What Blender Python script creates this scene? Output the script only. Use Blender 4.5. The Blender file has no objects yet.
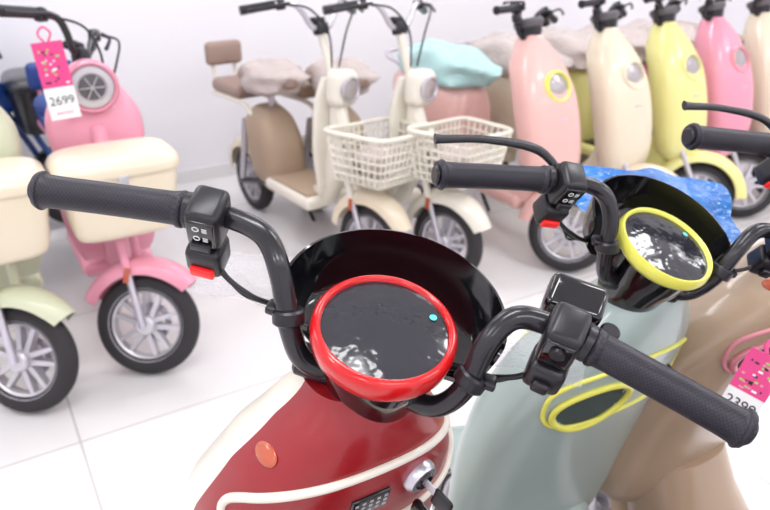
import bpy, bmesh, math, random
from mathutils import Vector, Matrix, noise
random.seed(4)
V = Vector
I4 = Matrix.Identity(4)
def Tr(x, y, z): return Matrix.Translation((x, y, z))
def Rx(d): return Matrix.Rotation(math.radians(d), 4, 'X')
def Ry(d): return Matrix.Rotation(math.radians(d), 4, 'Y')
def Rz(d): return Matrix.Rotation(math.radians(d), 4, 'Z')
def Sc(x, y, z): return Matrix.Diagonal((x, y, z, 1))
scene = bpy.context.scene
scene.view_settings.view_transform = 'Standard'

# ---------------------------------------------------------------- materials
MATS = {}
def mat(name, col, rough=0.4, metal=0.0, coat=0.0, bump=None, spec=0.5, emis=0):
    if name in MATS: return MATS[name]
    m = bpy.data.materials.new(name); m.use_nodes = True
    nt = m.node_tree; b = nt.nodes['Principled BSDF']
    b.inputs['Base Color'].default_value = (*col, 1)
    b.inputs['Roughness'].default_value = rough
    b.inputs['Metallic'].default_value = metal
    b.inputs['Coat Weight'].default_value = coat
    b.inputs['Coat Roughness'].default_value = 0.08
    b.inputs['Specular IOR Level'].default_value = spec
    if emis:
        b.inputs['Emission Color'].default_value = (*col, 1)
        b.inputs['Emission Strength'].default_value = emis
    if bump:
        sc, st = bump
        tc = nt.nodes.new('ShaderNodeTexCoord')
        n = nt.nodes.new('ShaderNodeTexNoise'); n.inputs['Scale'].default_value = sc
        n.inputs['Detail'].default_value = 3
        bp = nt.nodes.new('ShaderNodeBump'); bp.inputs['Strength'].default_value = st
        bp.inputs['Distance'].default_value = 0.01
        nt.links.new(tc.outputs['Object'], n.inputs['Vector'])
        nt.links.new(n.outputs['Fac'], bp.inputs['Height'])
        nt.links.new(bp.outputs['Normal'], b.inputs['Normal'])
    MATS[name] = m
    return m
def paint(name, col, rough=0.30): return mat('paint_' + name, col, rough, 0, 0.4)
def grip_mat():
    m = mat('grip_rubber', (0.016, 0.014, 0.024), 0.45)
    nt = m.node_tree; b = nt.nodes['Principled BSDF']
    tc = nt.nodes.new('ShaderNodeTexCoord'); mp = nt.nodes.new('ShaderNodeMapping')
    mp.inputs['Scale'].default_value = (44, 80, 1); mp.inputs['Rotation'].default_value = (0, 0, .0)
    ch = nt.nodes.new('ShaderNodeTexChecker'); ch.inputs['Scale'].default_value = 1
    ch.inputs['Color1'].default_value = (.006, .005, .010, 1); ch.inputs['Color2'].default_value = (.020, .017, .030, 1)
    bp = nt.nodes.new('ShaderNodeBump'); bp.inputs['Strength'].default_value = 0.8
    bp.inputs['Distance'].default_value = 0.002
    nt.links.new(tc.outputs['UV'], mp.inputs['Vector']); nt.links.new(mp.outputs['Vector'], ch.inputs['Vector'])
    nt.links.new(ch.outputs['Color'], b.inputs['Base Color'])
    nt.links.new(ch.outputs['Fac'], bp.inputs['Height']); nt.links.new(bp.outputs['Normal'], b.inputs['Normal'])
    return m
GRIP = grip_mat()
BLK = mat('black_plastic', (0.010, 0.009, 0.013), 0.34)
BLKBAR = mat('black_bar', (0.010, 0.009, 0.013), 0.25, 0, 0.2)
GLOSS = mat('gloss_black', (0.005, 0.005, 0.007), 0.07, 0, 0.4)
RUB = mat('tyre_rubber', (0.025, 0.022, 0.025), 0.75)
CHR = mat('alloy', (0.62, 0.60, 0.66), 0.3, 0.9)
SILV = mat('silver_paint', (0.6, 0.58, 0.62), 0.35, 0.5)
WHT = mat('white_ink', (0.85, 0.85, 0.85), 0.5)
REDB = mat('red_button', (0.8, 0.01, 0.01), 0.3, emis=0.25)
GLENS = mat('grey_lamp_lens', (0.42, 0.38, 0.38), 0.10, 0.3, 0.5, bump=(60, .3))
DKLENS = mat('lamp_core', (0.12, 0.11, 0.12), 0.15, 0.3)
AMB = mat('reflector', (0.48, 0.09, 0.035), 0.25, 0, 0.5)
DISP = mat('display_glass', (0.022, 0.022, 0.030), 0.10, 0, 0.4, bump=(22, 0.45))
def film(name, col, alpha, rough=.15, bs=25, bst=.6):
    m = bpy.data.materials.new(name); m.use_nodes = True
    nt = m.node_tree; nt.nodes.clear()
    o = nt.nodes.new('ShaderNodeOutputMaterial'); mx = nt.nodes.new('ShaderNodeMixShader')
    t = nt.nodes.new('ShaderNodeBsdfTransparent'); p = nt.nodes.new('ShaderNodeBsdfPrincipled')
    p.inputs['Base Color'].default_value = (*col, 1); p.inputs['Roughness'].default_value = rough
    n = nt.nodes.new('ShaderNodeTexNoise'); n.inputs['Scale'].default_value = bs
    bp = nt.nodes.new('ShaderNodeBump'); bp.inputs['Strength'].default_value = bst; bp.inputs['Distance'].default_value = 0.02
    nt.links.new(n.outputs['Fac'], bp.inputs['Height']); nt.links.new(bp.outputs['Normal'], p.inputs['Normal'])
    mx.inputs[0].default_value = alpha
    nt.links.new(t.outputs[0], mx.inputs[1]); nt.links.new(p.outputs[0], mx.inputs[2]); nt.links.new(mx.outputs[0], o.inputs[0])
    return m
FILM = film('clear_film', (0.95, 0.95, 1.0), 0.30)
FILMP = film('seat_film', (0.74, 0.64, 0.61), 0.78, .2)
FILMB = film('blue_film', (0.01, 0.22, 0.72), 0.85, .06, 12, .35)

# ---------------------------------------------------------------- mesh helpers
def mk(name, verts, faces, mt, parent, T=I4, ang=40, midx=None, uvs=None, smooth=True):
    me = bpy.data.meshes.new(name)
    me.from_pydata([T @ V(v) for v in verts], [], faces)
    for m in (mt if isinstance(mt, (list, tuple)) else [mt]): me.materials.append(m)
    if midx:
        for p, i in zip(me.polygons, midx): p.material_index = i
    bm = bmesh.new(); bm.from_mesh(me); bmesh.ops.recalc_face_normals(bm, faces=bm.faces); bm.to_mesh(me); bm.free()
    if smooth:
        me.shade_smooth(); me.set_sharp_from_angle(angle=math.radians(ang))
    o = bpy.data.objects.new(name, me); scene.collection.objects.link(o)
    if parent: o.parent = parent
    return o
def box(name, size, c, mt, parent, T=I4, bev=0.005, seg=3, taper=None):
    bm = bmesh.new(); bmesh.ops.create_cube(bm, size=1)
    for v in bm.verts:
        if taper and v.co.z < 0: v.co.x *= taper[0]; v.co.y *= taper[1]
        v.co = V((v.co.x * size[0], v.co.y * size[1], v.co.z * size[2]))
    if bev: bmesh.ops.bevel(bm, geom=bm.edges[:] , offset=bev, segments=seg, affect='EDGES', profile=0.5)
    M = T @ Tr(*c)
    vs = [v.co.copy() for v in bm.verts]
    bm.verts.index_update(); fs = [[v.index for v in f.verts] for f in bm.faces]
    bm.free()
    return mk(name, vs, fs, mt, parent, M, ang=35)
def lathe(name, prof, mt, parent, T=I4, seg=48, closed=False, a0=0, a1=360, ang=40):
    full = abs(a1 - a0) >= 360
    n = seg if full else seg + 1
    vs = []; fs = []
    for i in range(n):
        a = math.radians(a0 + (a1 - a0) * i / seg)
        for r, z in prof: vs.append((r * math.cos(a), r * math.sin(a), z))
    k = len(prof)
    for i in range(seg):
        j = (i + 1) % n
        for q in range(k if closed else k - 1):
            q2 = (q + 1) % k
            fs.append((i * k + q, j * k + q, j * k + q2, i * k + q2))
    return mk(name, vs, fs, mt, parent, T, ang)
def cyl(name, p0, p1, r0, mt, parent, T=I4, r1=None, seg=24, bev=0.0):
    r1 = r0 if r1 is None else r1
    p0 = V(p0); p1 = V(p1); L = (p1 - p0).length
    M = T @ Matrix.Translation(p0) @ (p1 - p0).to_track_quat('Z', 'Y').to_matrix().to_4x4()
    b = bev
    pr = [(0, 0), (r0 - b, 0), (r0, b), (r1, L - b), (r1 - b, L), (0, L)] if b else [(0, 0), (r0, 0), (r1, L), (0, L)]
    return lathe(name, pr, mt, parent, M, seg)
def torus(name, R, r, mt, parent, T=I4, seg=48, rs=12, sz=1.0):
    pr = [(R + r * math.cos(2 * math.pi * i / rs), sz * r * math.sin(2 * math.pi * i / rs)) for i in range(rs)]
    return lathe(name, pr, mt, parent, T, seg, closed=True, ang=80)
def cr(pts, n, closed=False):
    pts = [V(p) for p in pts]; N = len(pts); out = []
    rng = N if closed else N - 1
    for i in range(rng):
        if closed: a, b, c, d = pts[(i - 1) % N], pts[i], pts[(i + 1) % N], pts[(i + 2) % N]
        else: a, b, c, d = pts[max(i - 1, 0)], pts[i], pts[i + 1], pts[min(i + 2, N - 1)]
        for k in range(n):
            t = k / n
            out.append(0.5 * ((2 * b) + (c - a) * t + (2 * a - 5 * b + 4 * c - d) * t * t + (3 * b - a - 3 * c + d) * t ** 3))
    if not closed: out.append(pts[-1])
    return out
def tube(name, pts, r, mt, parent, T=I4, n=6, seg=14, closed=False, flat=1.0, fo=None):
    rr = r if isinstance(r, (list, tuple)) else [r] * len(pts)
    P = cr(pts, n, closed)
    R = [x.x for x in cr([V((q, 0, 0)) for q in rr], n, closed)]
    N = len(P); vs = []; fs = []; uv = []
    tan = []
    for i in range(N):
        if closed: t = P[(i + 1) % N] - P[(i - 1) % N]
        else: t = P[min(i + 1, N - 1)] - P[max(i - 1, 0)]
        tan.append(t.normalized())
    nv = V(fo) if fo else V((0, 0, 1))
    if abs(nv.dot(tan[0])) > 0.95: nv = V((0, 1, 0))
    D = [0.0]
    for i in range(1, N): D.append(D[-1] + (P[i] - P[i - 1]).length)
    L = D[-1] or 1
    for i in range(N):
        nv = (nv - tan[i] * nv.dot(tan[i])).normalized(); bn = tan[i].cross(nv)
        for k in range(seg):
            a = 2 * math.pi * k / seg
            vs.append(P[i] + nv * (R[i] * math.cos(a) * flat) + bn * (R[i] * math.sin(a)))
    M = N if closed else N - 1
    for i in range(M):
        j = (i + 1) % N; v0 = D[i] / L; v1 = 1 if j == 0 else D[j] / L
        for k in range(seg):
            k2 = (k + 1) % seg
            fs.append((i * seg + k, i * seg + k2, j * seg + k2, j * seg + k))
            uv.append(((k / seg, v0), ((k + 1) / seg, v0), ((k + 1) / seg, v1), (k / seg, v1)))
    if not closed:
        fs.append(tuple(range(seg))); uv.append([(0, 0)] * seg)
        fs.append(tuple((N - 1) * seg + k for k in range(seg))); uv.append([(0, 0)] * seg)
    me = bpy.data.meshes.new(name); me.from_pydata([T @ V(v) for v in vs], [], fs); me.materials.append(mt)
    l = me.uv_layers.new(name='UVMap')
    for p in me.polygons:
        for li, c in zip(p.loop_indices, uv[p.index]): l.data[li].uv = c
    bm = bmesh.new(); bm.from_mesh(me); bmesh.ops.recalc_face_normals(bm, faces=bm.faces); bm.to_mesh(me); bm.free()
    me.shade_smooth(); me.set_sharp_from_angle(angle=math.radians(50))
    o = bpy.data.objects.new(name, me); scene.collection.objects.link(o); o.parent = parent
    return o
def sphere(name, c, rad, mt, parent, T=I4, R=I4, seg=28, dents=0.0, p=1.0, fr=1.7):
    vs = []; fs = []; nr = seg // 2
    def s(x): return math.copysign(abs(x) ** p, x)
    for i in range(nr + 1):
        ph = math.pi * i / nr
        for k in range(seg):
            a = 2 * math.pi * k / seg
            d = V((s(math.sin(ph)) * s(math.cos(a)), s(math.sin(ph)) * s(math.sin(a)), s(math.cos(ph))))
            if dents:
                q = (T @ V(c))
                d = d * (1 + dents * noise.noise(d * fr + q * 3) + dents * .25 * noise.noise(d * fr * 3 + q))
            vs.append((d.x * rad[0], d.y * rad[1], d.z * rad[2]))
    for i in range(nr):
        for k in range(seg):
            k2 = (k + 1) % seg
            fs.append((i * seg + k, i * seg + k2, (i + 1) * seg + k2, (i + 1) * seg + k))
    o = mk(name, vs, fs, mt, parent, T @ Tr(*c) @ R, 60)
    bm = bmesh.new(); bm.from_mesh(o.data); bmesh.ops.remove_doubles(bm, verts=bm.verts, dist=1e-6); bm.to_mesh(o.data); bm.free()
    o.data.shade_smooth()
    return o
def loft(name, rings, mt, parent, T=I4, cap=True, closed=True, ang=50):
    k = len(rings[0]); vs = [p for r in rings for p in r]; fs = []
    for i in range(len(rings) - 1):
        for q in range(k if closed else k - 1):
            q2 = (q + 1) % k
            fs.append((i * k + q, i * k + q2, (i + 1) * k + q2, (i + 1) * k + q))
    if cap and closed:
        fs.append(tuple(range(k))); fs.append(tuple((len(rings) - 1) * k + q for q in range(k)))
    return mk(name, vs, fs, mt, parent, T, ang)
def sring(cx, cy, cz, a, b, axis='Y', n=2.6, seg=28):
    out = []
    for k in range(seg):
        t = 2 * math.pi * k / seg
        u = a * math.copysign(abs(math.cos(t)) ** (2 / n), math.cos(t)); w = b * math.copysign(abs(math.sin(t)) ** (2 / n), math.sin(t))
        out.append((cx + u, cy, cz + w) if axis == 'Y' else (cx + u, cy + w, cz))
    return out
def smooth_rings(tab, axis='Y', n=2.6, k=5, seg=32):
    pts3 = cr([V((r[0], r[1], 0)) for r in tab], k); pts4 = cr([V((r[2], r[3], 0)) for r in tab], k)
    out = []
    for p, q in zip(pts3, pts4):
        out.append(sring(0, p.x, p.y, max(q.x, .002), max(q.y, .002), 'Y', n, seg) if axis == 'Y' else sring(0, p.y, p.x, max(q.x, .002), max(q.y, .002), 'Z', n, seg))
    return out
def sheet(name, w, h, mt, parent, T=I4, amp=0.02, n=26, fr=9, curl=0, fine=.5):
    vs = []; fs = []
    for i in range(n + 1):
        for j in range(n + 1):
            x = (i / n - .5) * w; y = (j / n - .5) * h
            e = 1 + 0.25 * noise.noise(V((x * 14, y * 14, 3)))
            z = amp * (noise.noise(V((x * fr, y * fr, 0.3 + w))) + fine * noise.noise(V((x * fr * 3, y * fr * 3, 2)))) - curl * x * x
            vs.append((x * e, y * e, z))
    for i in range(n):
        for j in range(n):
            a = i * (n + 1) + j; fs.append((a, a + 1, a + n + 2, a + n + 1))
    return mk(name, vs, fs, mt, parent, T, 180)
def empty(name, M):
    e = bpy.data.objects.new(name, None); e.empty_display_size = 0.1
    scene.collection.objects.link(e); e.matrix_world = M
    return e
def text(name, s, size, mt, parent, T, ext=0.0003):
    c = bpy.data.curves.new(name, 'FONT'); c.body = s; c.size = size; c.extrude = ext
    c.align_x = 'CENTER'; c.align_y = 'CENTER'; c.materials.append(mt)
    o = bpy.data.objects.new(name, c); scene.collection.objects.link(o); o.parent = parent; o.matrix_local = T
    return o

# ---------------------------------------------------------------- shared parts
def wheel(parent, T, rad=0.175, tw=0.034, rimmat=None, pre='front', nsp=10):
    rimmat = rimmat or SILV
    W = T @ Ry(90)
    R = rad - tw
    torus(pre + '_tyre', R, tw, RUB, parent, W, 48, 14)
    ri = R - tw * 0.55
    lathe(pre + '_rim', [(ri + .010, -.026), (ri + .014, -.03), (ri + .004, -.03), (ri - .012, -.018), (ri - .016, 0), (ri - .012, .018), (ri + .004, .03), (ri + .014, .03), (ri + .010, .026)], rimmat, parent, W, 48, closed=True)
    cyl(pre + '_hub', (0, 0, -.045), (0, 0, .045), 0.034, rimmat, parent, W, bev=0.006)
    lathe(pre + '_brake_disc', [(.045, -.034), (.068, -.034), (.068, -.031), (.045, -.031)], CHR, parent, W, 32, closed=True)
    vs = []; fs = []
    for i in range(nsp):
        a = 2 * math.pi * (i // 2 + (0.19 if i % 2 else -0.19)) / (nsp / 2)
        a2 = 2 * math.pi * (i // 2 + (0.32 if i % 2 else -0.32)) / (nsp / 2) * 1
        d0 = V((math.cos(a), math.sin(a), 0)); d1 = V((math.cos(a2), math.sin(a2), 0))
        p0 = d0 * .028; p1 = d1 * ri
        s = (p1 - p0).normalized().cross(V((0, 0, 1)))
        b = len(vs)
        for p, w, h in ((p0, .009, .018), (p1, .006, .012)):
            vs += [p + s * w + V((0, 0, h)), p - s * w + V((0, 0, h)), p - s * w - V((0, 0, h)), p + s * w - V((0, 0, h))]
        fs += [(b + q, b + (q + 1) % 4, b + 4 + (q + 1) % 4, b + 4 + q) for q in range(4)]
    mk(pre + '_spokes', vs, fs, rimmat, parent, W, 30)
def fender(parent, T, R, w, mt, a0=-15, a1=165, pre='front', flare=0.0):
    rings = []
    N = 26
    for i in range(N + 1):
        a = math.radians(a0 + (a1 - a0) * i / N)
        e = 1 - 0.35 * (abs(i / N - .5) * 2) ** 3
        r = []
        prof = []
        for k in range(13):
            t = math.pi * k / 12
            prof.append((w * e * math.cos(t), -0.035 + 0.055 * math.sin(t) ** 0.7))
        for k in range(12, -1, -1):
            t = math.pi * k / 12
            prof.append(((w * e - .004) * math.cos(t), -0.037 + 0.051 * math.sin(t) ** 0.7))
        for x, dr in prof: r.append((x, (R + dr) * math.cos(a), (R + dr) * math.sin(a)))
        rings.append(r)
    loft(pre + '_fender', rings, mt, parent, T)

def lever(parent, T, s, mt=None):
    mt = mt or BLK
    tube('brake_lever', [(s * .150, .040, .03), (s * .19, .066, .046), (s * .26, .060, .046), (s * .315, .045, .042), (s * .325, .043, .041)], [.006, .007, .0055, .006, .0075], mt, parent, T, flat=0.7)
    box('lever_perch', (.03, .035, .022), (s * .155, .036, .036), mt, parent, T, .005)

# ---------------------------------------------------------------- scooter handlebar cluster (origin = instrument centre)
def scooter_bars(parent, T, ringmat, detail=True, levers=False, visor=True, off=0.0, thin=False):
    zb = .6 if thin else 1.0
    gr = .0585 if thin else .0565
    lathe('instrument_bezel', [(.046, -.036 * zb), (.056, -.028 * zb), (.0635, -.016 * zb), (.0650, -.005), (.0640, .002), (gr + .0035, .0060), (gr + .001, .0056), (gr - .0005, .001)], ringmat, parent, T, 72, ang=70)
    lathe('instrument_glass', [(0, .0045), (.02, .0042), (.04, .003), (gr + .0005, .001)], DISP, parent, T, 60, ang=70)
    lathe('instrument_cup', [(.056, -.014), (.054, -.030), (.051, -.048), (.046, -.064), (.044, -.085), (.038, -.10), (0, -.10)], GLOSS if detail else BLK, parent, T @ Tr(0, 0, 0), 48)
    if detail:
        lathe('film_sticker', [(0, .0052), (.0035, .005)], mat('cyan_sticker', (.1, .6, .6), .4), parent, T @ Tr(.036, .028, -.001), 20)
    if visor:
        rings = []; N = 36
        for i in range(N + 1):
            th = math.radians(-16 + 212 * i / N)
            c, s = math.cos(th), math.sin(th)
            e = max(0.0, math.sin(math.pi * i / N)) ** 0.45
            pts = []
            prof = [(.60, -.052), (.80, -.048), (.93, -.036), (1.0, -.014), (1.03, .008 * e), (1.00, .010 * e), (.97, -.012), (.90, -.031), (.78, -.042), (.60, -.046)]
            for f, z in prof:
                pts.append((.100 * f * c, .022 + .090 * f * s * (1.0 if s > 0 else .6), z - .002 + .010 * e * (f - .6) * 2.2))
            rings.append(pts)
        loft('instrument_cowl', rings, GLOSS if detail else ringmat, parent, T, ang=60)
    T0 = T; T = T @ Tr(off, 0, 0)
    cyl('bar_clamp', (-.055, -.012, -.062), (.055, -.012, -.062), .016, BLK, parent, T, bev=.003)
    for s, nm in ((-1, 'left'), (1, 'right')):
        ix = -off * 1.0
        tube(nm + '_handlebar', [(s * .03 + ix, -.014, -.062), (s * .062 + ix, -.022, -.050), (s * .080 + ix, -.018, -.018), (s * .092 + ix * .6, .000, .022), (s * .110 + ix * .3, .018, .042), (s * .138, .025, .044), (s * .175, .024, .038), (s * .29, .008, .026)], .0100, BLKBAR, parent, T, n=7, seg=18)
        tube(nm + '_grip', [(s * .183, .0245, .0368), (s * .187, .0240, .0364), (s * .195, .0230, .0355), (s * .255, .0130, .0298), (s * .305, .0035, .0252), (s * .313, .002, .0245), (s * .318, .0008, .024)], [.0145, .0172, .0152, .0148, .0152, .0178, .0155], GRIP, parent, T, n=6, seg=28)
        cyl(nm + '_grip_cap', (s * .317, .0009, .0241), (s * .322, -.0001, .0236), .0115, BLK, parent, T, bev=.002)
        cyl(nm + '_collar', (s * .174, .0260, .0378), (s * .186, .0242, .0366), .0165, BLK, parent, T, bev=.003)
        cyl(nm + '_ring', (s * .081 + ix, -.018, -.014), (s * .085 + ix, -.012, -.002), .0145, BLK, parent, T, bev=.002)
        box(nm + '_ring_lug', (.012, .014, .008), (s * .098 + ix, -.013, -.006), BLK, parent, T, .002)
        P = T @ Tr(s * .160, .024, .042) @ Rz(-s * 7) @ Rx(12) @ Sc(1.12, 1.08, 1.15)
        box(nm + '_switch_pod', (.028, .036, .040), (0, -.004, .0), BLK, parent, P, .006)
        box(nm + '_switch_pod_lower', (.030, .030, .030), (0, -.014, -.034), BLK, parent, P, .006)
        box(nm + '_switch_face', (.022, .004, .028), (0, -.022, .001), GLOSS, parent, P, .0015)
        if s < 0:
            box('horn_button', (.020, .006, .010), (0, -.030, -.040), REDB, parent, P, .002)
            if detail:
                for q, z in enumerate((.008, -.003)):
                    torus('switch_icon', .0024, .0005, WHT, parent, P @ Tr(-.003, -.0242, z) @ Rx(90), 16, 6)
                    for dz in (-.0018, 0, .0018):
                        box('switch_icon_mark', (.004, .0006, .0005), (.004, -.0243, z + dz), WHT, parent, P, 0)
                box('switch_rocker', (.016, .005, .008), (0, -.026, -.012 + .001), BLK, parent, P, .0015)
        else:
            box('mode_button', (.014, .008, .012), (0, -.031, -.036), BLK, parent, P, .003)
            cyl('start_button', (0, -.022, .006), (0, -.028, .006), .006, BLK, parent, P, bev=.001)
        if detail:
            for k in range(3):
                o = .006 * k
                tube(nm + '_cable', [(s * (.158 + o * .3), .018, .008), (s * (.14 - o), .010, -.012 - o), (s * .11, .008 + o, -.026 - o * 1.4), (s * .08, .016 + o, -.04 - o * .5), (s * .04, .01, -.07)], .0019 if k else .0028, BLK, parent, T, n=8, seg=8)
        if levers is True or levers == nm: lever(parent, T, s)

# ---------------------------------------------------------------- scooter body
SEC = [(1.035, .044, -.042, .050), (1.00, .072, -.054, .082), (.95, .110, -.050, .124), (.88, .144, -.028, .172), (.79, .164, .008, .220), (.69, .173, .045, .250), (.59, .174, .078, .270), (.49, .170, .105, .280), (.42, .155, .125, .275), (.38, .125, .140, .262), (.36, .09, .15, .25)]
def sec(z):
    zz = [s[0] for s in SEC]
    if z >= zz[0]: return SEC[0][1:]
    if z <= zz[-1]: return SEC[-1][1:]
    for i in range(len(SEC) - 1):
        if zz[i] >= z >= zz[i + 1]:
            t = (zz[i] - z) / (zz[i] - zz[i + 1]); out = []
            for k in (1, 2, 3):
                a, b, c, d = SEC[max(i - 1, 0)][k], SEC[i][k], SEC[i + 1][k], SEC[min(i + 2, len(SEC) - 1)][k]
                out.append(0.5 * (2 * b + (c - a) * t + (2 * a - 5 * b + 4 * c - d) * t * t + (3 * b - a - 3 * c + d) * t ** 3))
            return tuple(out)
NE = 2.5
def sback(x, z):
    w, yb, yf = sec(z); m = (yb + yf) / 2; h = (yf - yb) / 2
    q = max(0, 1 - min(1, abs(x / w)) ** NE) ** (1 / NE)
    return m - h * q
def sfront(x, z):
    w, yb, yf = sec(z); return (yb + yf) - sback(x, z)
def sside(y, z, s):
    w, yb, yf = sec(z); m = (yb + yf) / 2; h = (yf - yb) / 2
    return s * w * max(0, 1 - min(1, abs((y - m) / h)) ** NE) ** (1 / NE)
def scooter(name, neck, rot, H=None, steer=0, col=None, front=None, trim=None, ringmat=None, lampring=None, seatmat=None, bz=1.0, ws=1.0, ys=1.0, detail=False, levers=False, key=False, wrap=None, pocket=True, floormat=None, visor=True, off=0.0, LZ=.862, fcut=.15, thin=False, LH=.058):
    E = empty(name, Tr(neck[0], neck[1], 0) @ Rz(rot))
    E0 = Tr(neck[0], neck[1], 0) @ Rz(rot)
    front = front or col; trim = trim or col; seatmat = seatmat or BLK; lampring = lampring or trim
    B = Sc(ws, ys, bz)
    nz, na = (100, 120) if detail else (40, 48)
    vs = []; fs = []; mi = []
    z0, z1 = 1.035, .36
    LW = .132
    px, pz, pa, pb = -.060, LZ - .012, .056, .043
    hf = na // 2
    for i in range(nz + 1):
        z = z0 + (z1 - z0) * i / nz
        w, yb, yf = sec(z); m = (yb + yf) / 2; h = (yf - yb) / 2
        rb = max(-.55, min(.6, fcut + (z - .8) * 1.0))
        tb = math.copysign(math.asin(abs(rb) ** (NE / 2)), rb)
        for k in range(na):
            if k < hf: t = tb + (math.pi - 2 * tb) * k / hf
            else: t = math.pi - tb + (math.pi + 2 * tb) * (k - hf) / (na - hf)
            c, s = math.cos(t), math.sin(t)
            vs.append((w * math.copysign(abs(c) ** (2 / NE), c), m + h * math.copysign(abs(s) ** (2 / NE), s), z))
    for i in range(nz):
        for k in range(na):
            k2 = (k + 1) % na
            q = (i * na + k, i * na + k2, (i + 1) * na + k2, (i + 1) * na + k)
            cc = sum((V(vs[j]) for j in q), V()) / 4
            w, yb, yf = sec(cc.z); rel = (cc.y - (yb + yf) / 2) / ((yf - yb) / 2)
            if pocket and rel < 0 and ((cc.x - px) / pa) ** 2 + ((cc.z - pz) / pb) ** 2 < 1: continue
            fs.append(q); mi.append(1 if k < hf else 0)
    fs.append(tuple(range(na))); mi.append(0); fs.append(tuple(nz * na + k for k in range(na))); mi.append(0)
    mk('front_shield', vs, fs, [col, front], E, B, 60, mi)
    def onback(x, z, off=.0): return V((x, sback(x, z) - off, z))
    pts = []
    for k in range(32):
        t = 2 * math.pi * k / 32; c, s = math.cos(t), math.sin(t)
        x = LW * math.copysign(abs(c) ** (2 / 3.0), c); z = LZ + LH * math.copysign(abs(s) ** (2 / 2.6), s) + .012 * (1 - (x / LW) ** 2)
        ww = sec(z)[0] * .985
        x = max(-ww, min(ww, x))
        pts.append(onback(x, z, .001))
    tube('panel_trim', pts, .0040 if pocket else .0050, trim, E, B, n=3, seg=10, closed=True)
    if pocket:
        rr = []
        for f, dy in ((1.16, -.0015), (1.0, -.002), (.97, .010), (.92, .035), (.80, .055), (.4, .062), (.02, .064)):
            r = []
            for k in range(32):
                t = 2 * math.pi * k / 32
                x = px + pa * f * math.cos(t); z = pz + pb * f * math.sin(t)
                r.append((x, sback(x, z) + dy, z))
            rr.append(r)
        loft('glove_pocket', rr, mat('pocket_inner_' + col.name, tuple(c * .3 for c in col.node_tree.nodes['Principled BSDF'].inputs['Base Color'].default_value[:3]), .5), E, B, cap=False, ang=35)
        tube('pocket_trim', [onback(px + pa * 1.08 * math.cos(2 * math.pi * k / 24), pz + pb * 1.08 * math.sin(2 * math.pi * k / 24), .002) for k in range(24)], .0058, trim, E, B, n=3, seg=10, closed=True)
    kx, kz = (.052, LZ + .024) if key else (.070, LZ)
    p = onback(kx, kz)
    nrm = (onback(kx + .005, kz) - onback(kx - .005, kz)).cross(onback(kx, kz + .005) - onback(kx, kz - .005)).normalized()
    K = B @ Matrix.Translation(p) @ nrm.to_track_quat('Z', 'Y').to_matrix().to_4x4()
    lathe('key_lock', [(0, .004), (.006, .004), (.008, .009), (.016, .009), (.019, .004), (.019, -.004)], CHR if key else BLK, E, K, 32)
    cyl('key_barrel', (0, 0, .0), (0, 0, .012), .011, GLOSS, E, K, bev=.002)
    if key:
        box('key_blade', (.003, .010, .03), (0, 0, .02), CHR, E, K, .001)
        box('key_head', (.006, .024, .024), (0, -.004, .036), BLK, E, K, .004)
        torus('key_ring', .012, .0012, CHR, E, K @ Tr(0, -.020, .042) @ Ry(90), 28, 8)
        box('key_fob', (.010, .024, .046), (.002, -.048, .028), GLOSS, E, K, .005)
        kq = -.006; kw = LZ + .018
        q = onback(kq, kw); n2 = (onback(kq + .01, kw) - onback(kq - .01, kw)).cross(onback(kq, kw + .01) - onback(kq, kw - .01)).normalized()
        K2 = B @ Matrix.Translation(q) @ n2.to_track_quat('Z', 'Y').to_matrix().to_4x4()
        box('keypad', (.042, .032, .006), (0, 0, 0), GLOSS, E, K2, .002)
        for a in range(5):
            for b in range(3): box('keypad_mark', (.0035, .0035, .0006), (-.016 + a * .008, -.008 + b * .008, .0033), SILV, E, K2, 0)
    if detail:
        for s in (-1, 1):
            z = .974; y = .004; x = sside(y, z, s)
            pp = V((x, y, z)); n3 = (V((sside(y + .004, z, s), y + .004, z)) - V((sside(y - .004, z, s), y - .004, z))).cross(V((sside(y, z + .004, s), y, z + .004)) - V((sside(y, z - .004, s), y, z - .004))).normalized()
            if n3.x * s < 0: n3 = -n3
            M = B @ Matrix.Translation(pp) @ n3.to_track_quat('Z', 'X').to_matrix().to_4x4()
            sphere('side_reflector', (0, 0, 0), (.010, .017, .003), AMB, E, M, seg=20)
    z = .83; HL = Tr(0, ys * sfront(0, z) - .012, z * bz) @ Rx(-90 + 22)
    lathe('headlight_bezel', [(.066, -.045), (.069, 0), (.067, .014), (.060, .020), (.055, .017), (.053, .008)], lampring, E, HL, 40, ang=60)
    lathe('headlight_lens', [(0, .018), (.025, .017), (.054, .008)], GLENS, E, HL, 32)
    box('badge', (.04, .004, .007), (0, ys * sfront(0, .70) + .001, .70 * bz), CHR, E, I4, .001)
    box('footboard', (.27, .50, .07), (0, -.10, .27), col, E, I4, .03, 4)
    box('foot_mat', (.22, .40, .012), (0, -.12, .31), floormat or BLK, E, I4, .005)
    loft('shield_neck', [sring(0, .17, .46, .10, .08, 'Z'), sring(0, .14, .38, .11, .09, 'Z'), sring(0, .08, .28, .12, .12, 'Z')], col, E)
    loft('rear_body', smooth_rings([(-.33, .46, .05, .16), (-.35, .47, .10, .2), (-.42, .48, .135, .22), (-.58, .50, .155, .21), (-.75, .53, .15, .175), (-.92, .57, .11, .12), (-1.02, .60, .06, .06), (-1.04, .61, .02, .02)]), col, E)
    loft('seat', smooth_rings([(-.34, .715, .03, .02), (-.36, .72, .08, .04), (-.44, .725, .115, .05), (-.6, .72, .13, .05), (-.72, .745, .125, .055), (-.88, .755, .11, .05), (-.96, .75, .06, .03)], n=2.8), seatmat, E)
    tube('grab_rail', [(-.10, -.80, .72), (-.11, -.98, .74), (-.06, -1.06, .76), (.06, -1.06, .76), (.11, -.98, .74), (.10, -.80, .72)], .010, CHR, E)
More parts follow.
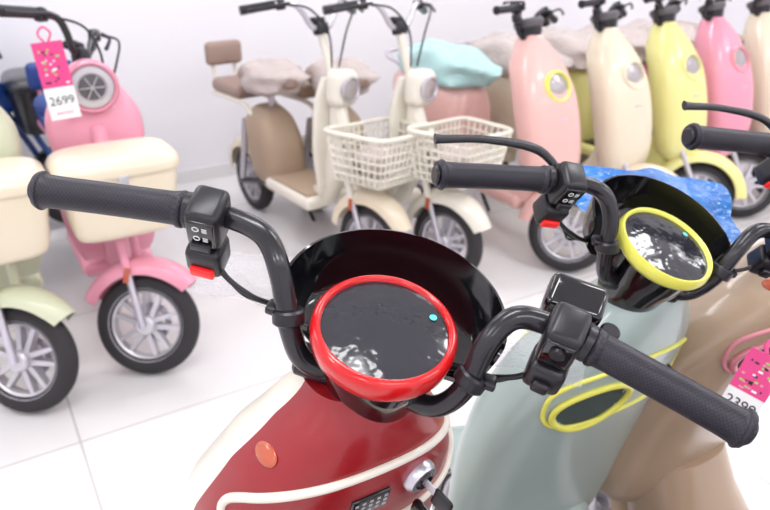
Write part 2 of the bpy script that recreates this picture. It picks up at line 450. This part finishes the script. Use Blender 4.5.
    sphere('tail_lamp', (0, -1.03, .60), (.05, .02, .03), mat('tail_red', (.6, .02, .02), .2), E, seg=20)
    wheel(E, Tr(0, -.78, .175), pre='rear')
    fender(E, Tr(0, -.78, .175), .205, .07, col, 0, 170, 'rear')
    tube('kickstand', [(-.06, -.4, .25), (-.10, -.38, .12), (-.14, -.36, .01)], .010, BLK, E)
    F = Tr(0, 0, 1.03) @ Rx(21) @ Rz(steer) @ Rx(-21) @ Tr(0, 0, -1.03)
    wheel(E, F @ Tr(0, .345, .175), rimmat=SILV)
    fender(E, F @ Tr(0, .345, .175), .21, .066, front, 10, 175)
    for s in (-1, 1): cyl('fork_leg', (s * .055, .20, .42), (s * .055, .345, .175), .014, SILV, E, F)
    if H is None: Hl = Tr(0, -.02, 1.085 * bz) @ Rx(20) @ Rz(steer * .60)
    else: Hl = E0.inverted() @ H
    cyl('steering_stem', Hl @ V((0, 0, -.09)), V((0, .03, .96 * bz)), .038, BLK, E)
    scooter_bars(E, Hl, ringmat or trim, detail, levers, visor, off, thin)
    if wrap:
        sphere('seat_wrap', (0, -.62, .75), (.17, .34, .11), wrap, E, seg=40, dents=.3)
    return E, Hl
def frame(O, X, n):
    X = V(X).normalized(); n = V(n); n = (n - X * n.dot(X)).normalized(); Y = n.cross(X)
    return Matrix(((X.x, Y.x, n.x, O[0]), (X.y, Y.y, n.y, O[1]), (X.z, Y.z, n.z, O[2]), (0, 0, 0, 1)))

# ---------------------------------------------------------------- light e-bike with basket / front box
def ebike(name, neck, rot, steer=0, col=None, fend=None, kit='basket', seatmat=None, boxmat=None, padmat=None, hz=1.0, lamp='square', backrest=False, wrap=None, shield=True, matmat=None):
    E = empty(name, Tr(neck[0], neck[1], 0) @ Rz(rot))
    fend = fend or col; seatmat = seatmat or BLK
    F = Tr(0, 0, 1.0) @ Rx(21) @ Rz(steer) @ Rx(-21) @ Tr(0, 0, -1.0)
    ax = lambda z: (1.0 - z) * .40
    wheel(E, F @ Tr(0, .335, .175))
    fender(E, F @ Tr(0, .335, .175), .212, .060, fend, 30 if kit == 'basket' else 52, 168)
    for s in (-1, 1):
        cyl('fork_leg', F @ V((s * .052, ax(.62), .62)), F @ V((s * .052, ax(.36), .36)), .015, col, E)
        cyl('fork_slider', F @ V((s * .052, ax(.37), .37)), F @ V((s * .052, .335, .175)), .012, CHR, E)
        box('amber_reflector', (.006, .02, .05), (s * .068, ax(.34), .34), AMB, E, F, .002)
    box('fork_crown', (.14, .05, .04), (0, ax(.62), .62), col, E, F, .01)
    cyl('steering_column', F @ V((0, ax(.60), .60)), F @ V((0, 0, 1.0)), .018, col, E)
    cyl('head_tube', V((0, ax(.62), .62)), V((0, ax(.80), .80)), .030, col, E, bev=.004)
    Hh = F @ Tr(0, 0, 1.0) @ Rx(15)
    box('stem_clamp', (.06, .045, .05), (0, 0, .01), BLK, E, Hh, .01)
    box('bar_display', (.07, .045, .025), (0, -.02, .045), BLK, E, Hh, .008)
    for s, nm in ((-1, 'left'), (1, 'right')):
        tube(nm + '_handlebar', [(0, 0, .01), (s * .05, 0, .02), (s * .09, .005, .07), (s * .13, 0, .105), (s * .19, -.03, .11), (s * .30, -.09, .10)], .0115, CHR if lamp == 'square' else BLKBAR, E, Hh, seg=12)
        tube(nm + '_grip', [(s * .195, -.035, .11), (s * .25, -.066, .105), (s * .315, -.102, .099)], [.017, .017, .018], BLK, E, Hh, seg=14)
        box(nm + '_switch', (.035, .035, .04), (s * .175, -.025, .108), BLK, E, Hh, .008)
        tube(nm + '_brake_lever', [(s * .16, .01, .105), (s * .21, .012, .10), (s * .27, -.02, .092), (s * .32, -.05, .088)], [.007, .006, .006, .008], BLK, E, Hh, seg=10)
        tube(nm + '_cable', [(s * .16, .01, .10), (s * .12, .08, .07), (s * .05, .09, -.02), (s * .02, .05, -.15)], .004, BLK, E, Hh, seg=8)
    if lamp == 'square':
        L = F @ Tr(0, ax(.82) + .055, .79)
        box('headlight_shell', (.13, .09, .15), (0, 0, 0), col, E, L, .035, 5)
        lathe('headlight_bezel', [(.050, .0), (.052, .012), (.046, .014), (.043, .008)], CHR, E, L @ Tr(0, .042, 0) @ Rx(-90), 36)
        lathe('headlight_lens', [(0, .014), (.025, .012), (.044, .007)], GLENS, E, L @ Tr(0, .042, 0) @ Rx(-90), 32)
    else:
        L = Tr(0, .09, .93)
        lathe('headlight_shell', [(0, -.12), (.035, -.11), (.066, -.08), (.082, -.03), (.084, .02), (.076, .028), (.068, .020)], col, E, L @ Rx(-90), 40, ang=60)
        lathe('headlight_lens', [(0, .030), (.02, .029), (.038, .024), (.069, .018)], DKLENS, E, L @ Rx(-90), 32)
        lathe('headlight_bezel', [(.040, .023), (.046, .029), (.064, .026), (.067, .020)], SILV, E, L @ Rx(-90), 32)
        for k in range(3): box('lens_rib', (.075, .002, .004), (0, .030, 0), SILV, E, L @ Ry(60 * k), .0005, 1)
        loft('lamp_cowl', smooth_rings([(.62, .06, .10, .05), (.72, .05, .145, .06), (.82, .03, .150, .06), (.90, .01, .11, .055), (.97, 0, .05, .04)], 'Z'), col, E)
    if kit == 'basket':
        bm = bmesh.new(); hgt = .20
        cx, cy, cz = 0, ax(.6) + .20, .56
        def wl(p, q, k, h):
            g = []
            for j in range(h + 1):
                f = 0.78 + 0.22 * j / h; row = []
                for i in range(k + 1):
                    a = V(p).lerp(V(q), i / k); row.append(bm.verts.new((a.x * f, cy + a.y * f, cz - hgt / 2 + hgt * j / h)))
                g.append(row)
            for j in range(h):
                for i in range(k): bm.faces.new((g[j][i], g[j][i + 1], g[j + 1][i + 1], g[j + 1][i]))
        A, Bc, C, D = (-.19, -.13, 0), (.19, -.13, 0), (.15, .13, 0), (-.15, .13, 0)
        wl(A, Bc, 12, 6); wl(Bc, C, 8, 6); wl(C, D, 10, 6); wl(D, A, 8, 6)
        g = [[bm.verts.new((V(A).lerp(V(Bc), i / 10).lerp(V(D).lerp(V(C), i / 10), j / 8) * .78) + V((0, cy, cz - hgt / 2))) for i in range(11)] for j in range(9)]
        for j in range(8):
            for i in range(10): bm.faces.new((g[j][i], g[j][i + 1], g[j + 1][i + 1], g[j + 1][i]))
        bmesh.ops.remove_doubles(bm, verts=bm.verts, dist=.0005)
        me = bpy.data.meshes.new('basket'); bm.to_mesh(me); bm.free(); me.materials.append(boxmat)
        o = bpy.data.objects.new('basket', me); scene.collection.objects.link(o); o.parent = E; o.matrix_local = F
        w = o.modifiers.new('w', 'WIREFRAME'); w.thickness = .012; w.use_even_offset = False
        tube('basket_rim', [(a[0], cy + a[1], cz + hgt / 2) for a in (A, (0, -.135, 0), Bc, (.185, .02, 0), C, (0, .14, 0), D, (-.185, .02, 0))], .009, boxmat, E, F, closed=True)
        sphere('basket_wrapping', (0, cy, cz - .02), (.12, .08, .06), FILMP, E, F, seg=30, dents=.4)
        for s in (-1, 1): cyl('basket_bracket', (s * .04, ax(.62), .60), (s * .04, cy - .06, cz - .09), .007, BLK, E, F)
    else:
        cy = ax(.7) + .15
        rr = smooth_rings([(.500, cy, .10, .05), (.506, cy, .135, .08), (.53, cy, .155, .10), (.62, cy, .168, .112), (.700, cy, .178, .118), (.715, cy, .176, .116)], 'Z', 4.5, 4, 44)
        loft('front_box', rr, boxmat, E, ang=60)
        rr = smooth_rings([(.712, cy, .183, .122), (.720, cy, .188, .128), (.742, cy, .186, .126), (.762, cy, .170, .110), (.774, cy, .13, .08), (.778, cy, .05, .03)], 'Z', 4.5, 4, 44)
        loft('front_box_lid', rr, boxmat, E, ang=60)
        box('box_latch', (.03, .012, .035), (0, cy + .126, .705), SILV, E, I4, .004)
        for s in (-1, 1): cyl('box_bracket', (s * .05, ax(.6), .55), (s * .05, ax(.6) + .10, .53), .01, BLK, E)
    tube('down_tube', [(0, ax(.72), .72), (0, .10, .52), (0, .04, .36), (0, -.04, .28), (0, -.2, .25)], [.035, .045, .055, .05, .04], col, E)
    if shield:
        q = .62 if kit == 'basket' else 1.05
        loft('leg_shield', smooth_rings([(.82, .04, .05 * q, .022), (.76, .045, .10 * q, .022), (.66, .05, .14 * q, .022), (.5, .05, .15 * q, .022), (.38, .05, .13 * q, .022), (.32, .03, .11 * q, .022)], 'Z', 3), col, E)
    box('footboard', (.25, .40, .06), (0, -.17, .27), col, E, I4, .025, 4)
    box('foot_mat', (.21, .34, .012), (0, -.17, .305), matmat or BLK, E, I4, .005)
    loft('battery_body', smooth_rings([(.25, -.44, .09, .10), (.30, -.44, .11, .13), (.45, -.47, .11, .14), (.55, -.50, .09, .12), (.60, -.50, .05, .07)], 'Z', 3.2), matmat or col, E)
    cyl('seat_post', (0, -.48, .55), (0, -.46, .72), .016, CHR, E)
    loft('saddle', smooth_rings([(-.25, .745, .02, .015), (-.28, .745, .045, .03), (-.38, .745, .075, .042), (-.48, .75, .12, .05), (-.56, .755, .125, .05), (-.61, .755, .07, .03)], n=2.5), seatmat, E)
    tube('rear_rack', [(-.07, -.50, .52), (-.08, -.62, .60), (-.08, -.95, .60), (.08, -.95, .60), (.08, -.62, .60), (.07, -.50, .52)], .012, col, E)
    box('rear_pad', (.20, .30, .07), (0, -.79, .645), padmat or seatmat, E, I4, .03, 4)
    if backrest:
        for s in (-1, 1): tube('backrest_post', [(s * .06, -.93, .60), (s * .06, -.97, .70), (s * .06, -.98, .79)], .010, col, E)
        box('backrest', (.20, .055, .12), (0, -.965, .79), padmat or seatmat, E, Tr(0, 0, 0), .026, 4)
    wheel(E, Tr(0, -.72, .175), pre='rear')
    fender(E, Tr(0, -.72, .175), .212, .062, fend, 5, 175, 'rear')
    for s in (-1, 1):
        tube('swing_arm', [(s * .06, -.35, .26), (s * .065, -.72, .175)], .015, BLK, E)
        cyl('rear_shock', (s * .075, -.70, .20), (s * .075, -.62, .52), .016, SILV, E)
    tube('kickstand', [(-.05, -.4, .25), (-.10, -.38, .12), (-.14, -.36, .01)], .010, BLK, E)
    if wrap:
        sphere('seat_wrap', (0, -.46, .745), (.145, .20, .085), wrap, E, seg=40, dents=.3)
    return E

# ================================================================ ROOM
A31 = 31.0
e1 = V((math.cos(math.radians(A31)), math.sin(math.radians(A31)))); e2 = V((-e1.y, e1.x))
RM = Rz(A31)
wallm = mat('wall_paint', (0.88, 0.865, 0.91), 0.6, bump=(6, .03))
ceilm = mat('ceiling_paint', (0.9, 0.9, 0.9), 0.7)
fm = mat('floor_tile', (0.8, 0.78, 0.78), 0.26)
nt = fm.node_tree; b = nt.nodes['Principled BSDF']
tc = nt.nodes.new('ShaderNodeTexCoord'); br = nt.nodes.new('ShaderNodeTexBrick')
br.offset = 0; br.inputs['Scale'].default_value = 1; br.inputs['Brick Width'].default_value = .8; br.inputs['Row Height'].default_value = .8
br.inputs['Mortar Size'].default_value = .0035
br.inputs['Color1'].default_value = (.79, .765, .765, 1); br.inputs['Color2'].default_value = (.775, .755, .755, 1); br.inputs['Mortar'].default_value = (.54, .51, .51, 1)
mp = nt.nodes.new('ShaderNodeMapping'); mp.inputs['Location'].default_value = (-.47, .22, 0)
nt.links.new(tc.outputs['Object'], mp.inputs['Vector']); nt.links.new(mp.outputs['Vector'], br.inputs['Vector']); nt.links.new(br.outputs['Color'], b.inputs['Base Color'])
X0, X1, Y0, Y1, ZC = -3.2, 5.6, -3.0, 4.0, 3.0
def slab(name, lo, hi, mt):
    c = [(a + b_) / 2 for a, b_ in zip(lo, hi)]; s = [b_ - a for a, b_ in zip(lo, hi)]
    o = box(name, s, (0, 0, 0), mt, None, I4, 0); o.matrix_world = RM @ Tr(*c); return o
o = slab('floor', (X0, Y0, -.1), (X1, Y1, 0), fm)
slab('ceiling', (X0, Y0, ZC), (X1, Y1, ZC + .1), ceilm)
slab('wall_back', (X0, Y1, 0), (X1, Y1 + .1, ZC), wallm)
slab('wall_front', (X0, Y0 - .1, 0), (X1, Y0, ZC), wallm)
slab('wall_left', (X0 - .1, Y0, 0), (X0, Y1, ZC), wallm)
slab('wall_right', (X1, Y0, 0), (X1 + .1, Y1, ZC), wallm)
slab('baseboard_back', (X0, Y1 - .012, 0), (X1, Y1, .08), mat('skirting', (.8, .79, .8), .4))
lampm = mat('lamp_panel', (1, 1, 1), .5, emis=4)
for i in range(4):
    for j in range(3):
        lx = X0 + 1.1 + i * 2.2; ly = Y0 + 1.2 + j * 2.3
        box('ceiling_lamp', (1.24, .34, .04), (0, 0, 0), lampm, None, I4, .008).matrix_world = RM @ Tr(lx, ly, ZC - .02)
        ld = bpy.data.lights.new('panel_light', 'AREA'); ld.shape = 'RECTANGLE'; ld.size = 1.2; ld.size_y = .3; ld.energy = 16.0
        ld.color = (.985, .985, 1)
        lo = bpy.data.objects.new('panel_light', ld); scene.collection.objects.link(lo); lo.matrix_world = RM @ Tr(lx, ly, ZC - .06)

# ================================================================ COLOURS
red = paint('red', (.29, .003, .008), .38); redring = paint('red_ring', (.62, .006, .008), .2)
cream = paint('cream', (.78, .68, .52)); ivory = paint('ivory', (.80, .76, .66))
green = paint('sage', (.37, .46, .435)); yel = paint('lemon_trim', (.82, .80, .12))
beige = paint('beige', (.50, .36, .25)); pinkt = paint('pink_trim', (.78, .28, .34))
pink = paint('pink', (.80, .31, .42)); lpink = paint('light_pink', (.80, .47, .43))
lemon = paint('lemon', (.80, .75, .29)); pgreen = paint('pale_green', (.64, .67, .48))
tan = mat('tan_leather', (.42, .31, .22), .5); navy = mat('navy_leather', (.02, .05, .22), .45); brownseat = mat('mauve_leather', (.34, .24, .20), .5)
teal = mat('teal_seat', (.45, .68, .68), .4); bluep = paint('deep_blue', (.02, .08, .32)); blackp = paint('black', (.02, .02, .025))

# ================================================================ FOREGROUND SCOOTERS
Hr = frame((.000, .520, 1.082), (.947, -.236, -.235), (.121, -.29, .95))
scn = (-.030, .545)
Er, _ = scooter('electric_scooter', scn, A31, H=Hr, steer=-45, col=red, front=ivory, trim=ivory, ringmat=redring, detail=True, key=True, pocket=False, bz=.985, off=-.017, LZ=.889, fcut=-.06)
EI = (Tr(scn[0], scn[1], 0) @ Rz(A31)).inverted()
MB = EI @ frame((.168, .545, 1.094), (.93, -.30, -.24), (.1, -.60, .78))
box('phone_holder', (.052, .036, .034), (0, 0, 0), GLOSS, Er, MB, .007)
box('phone_holder_face', (.042, .003, .022), (0, -.018, 0), BLK, Er, MB, .001)
cyl('holder_post', (0, 0, -.015), (-.006, -.03, -.05), .008, BLK, Er, MB)
cyl('mirror_socket', (.036, -.022, -.030), (.036, -.016, .006), .009, BLK, Er, MB, bev=.002)
Hg = frame((.355, .805, 1.03), (.95, .12, -.28), (.30, -.36, .88))
scooter('electric_scooter', (.352, .848), A31, H=Hg, steer=-22, col=green, front=green, trim=yel, ringmat=yel, detail=True, levers='left', bz=.935, ys=.82, ws=1.05, LZ=.838, LH=.064, thin=True)
Hb = frame((.690, .93, 1.03), (.93, .10, -.30), (.30, -.36, .88))
Eb, Hbl = scooter('electric_scooter', (.672, .975), A31, H=Hb, steer=-22, col=beige, front=beige, trim=pinkt, ringmat=pinkt, detail=True, levers='left', bz=.935, ws=1.16, LZ=.85, LH=.064, thin=True)

# ================================================================ BACK ROW SCOOTERS
rowcols = [(lpink, yel, brownseat, teal), (cream, cream, brownseat, FILMP), (lemon, lemon, brownseat, FILMP), (pink, pinkt, brownseat, FILMP), (cream, cream, tan, FILMP), (lpink, cream, tan, None)]
for (c, lr, st, wr), s in zip(rowcols, (0, .456, .855, 1.22, 1.62, 2.05)):
    p = V((.62, 3.10)) + e1 * s
    scooter('electric_scooter', p, A31 + 180, steer=44, col=c, front=c, trim=c, ringmat=mat('grey_top', (.12, .11, .12), .4), lampring=lr, seatmat=teal if wr is teal else st, ws=.86, bz=.94, wrap=teal if wr is teal else wr, visor=False, levers=True)

# ================================================================ E-BIKES
ebike('electric_bicycle', (-.26, 2.97), 217, steer=13, col=ivory, fend=cream, boxmat=ivory, seatmat=brownseat, padmat=brownseat, backrest=True, wrap=FILMP, matmat=tan)
ebike('electric_bicycle', (.06, 2.98), 217, steer=13, col=ivory, fend=ivory, boxmat=ivory, seatmat=brownseat, padmat=tan, wrap=FILMP, matmat=tan)
ebike('electric_bicycle', V((-.74, 2.09)) + e2 * .32 - e1 * .09, A31 + 180, steer=58, col=pink, kit='box', boxmat=cream, lamp='round', seatmat=navy, padmat=navy, backrest=True)
ebike('electric_bicycle', V((-1.06, 1.88)) + e2 * .32 - e1 * .09, A31 + 180, steer=52, col=pgreen, kit='box', boxmat=cream, lamp='round', seatmat=navy, padmat=navy, backrest=True)
ebike('electric_bicycle', e1 * .02 + e2 * 3.70, A31 - 90, steer=30, col=bluep, fend=blackp, kit='box', boxmat=blackp, lamp='round', seatmat=BLK, padmat=BLK)

# ================================================================ TAGS / FILM
magenta = mat('tag_magenta', (.75, .06, .25), .4); tagw = mat('tag_white', (.85, .85, .85), .4); tagg = mat('tag_green', (.3, .65, .1), .4); tagk = mat('tag_black', (.02, .02, .02), .4)
def tag(M, w=.085, h=.17, s='2699'):
    E = empty('price_tag', M)
    box('card', (w, h, .002), (0, 0, 0), tagw, E, I4, .0005, 1)
    box('card_header', (w, h * .58, .0006), (0, h * .21, .0012), magenta, E, I4, 0)
    for k in range(26):
        a = random.choice([tagg, tagk, tagw, pinkt])
        box('header_pattern', (w * random.uniform(.05, .14), w * .06, .0004), (random.uniform(-.38, .38) * w, h * (-.04 + .44 * random.random()), .0017), a, E, I4, 0)
    text('price', s, w * .42, tagk, E, Tr(0, -h * .26, .0014) )
    text('caption', 'SALE PRICE', w * .11, magenta, E, Tr(0, -h * .42, .0014))
    tube('hang_loop', [(-.004, h * .49, 0), (-w * .2, h * .60, -.01), (0, h * .68, -.02), (w * .2, h * .60, -.01), (.004, h * .49, 0)], .003, magenta, E)
def look(p, tw=0, tilt=0):
    d = (V((0, 0, 1.4)) - V(p)); d.z *= .5
    return Matrix.Translation(p) @ d.to_track_quat('Z', 'Y').to_matrix().to_4x4() @ Rz(tw)
tag(look((-.975, 2.10, .975), 4), .085, .225)
tag(look((.495, .78, .83), -14), .048, .105, '2399')

sheet('protective_film', .11, .05, FILM, None, frame((-.125, .60, 1.09), (1, -.15, -.15), (.1, -.6, .75)), amp=.02)
sheet('protective_film', .10, .05, FILM, None, frame((.14, .57, 1.03), (1, -.15, -.15), (.1, -.6, .75)), amp=.02)
sheet('blue_protective_film', .27, .12, FILMB, None, frame((.415, .995, 1.018), (.95, .1, -.1), (0, -.5, .85)), amp=.045, fr=7, fine=.2, n=40)

# ================================================================ CAMERA
cd = bpy.data.cameras.new('camera'); cd.sensor_width = 36; cd.lens = 32.73; cd.clip_start = .02
co = bpy.data.objects.new('camera', cd); scene.collection.objects.link(co)
co.location = (0, 0, 1.4); co.rotation_euler = (math.radians(90 - 25.4), 0, 0)
cd.dof.use_dof = True; cd.dof.focus_distance = .65; cd.dof.aperture_fstop = 8
scene.camera = co
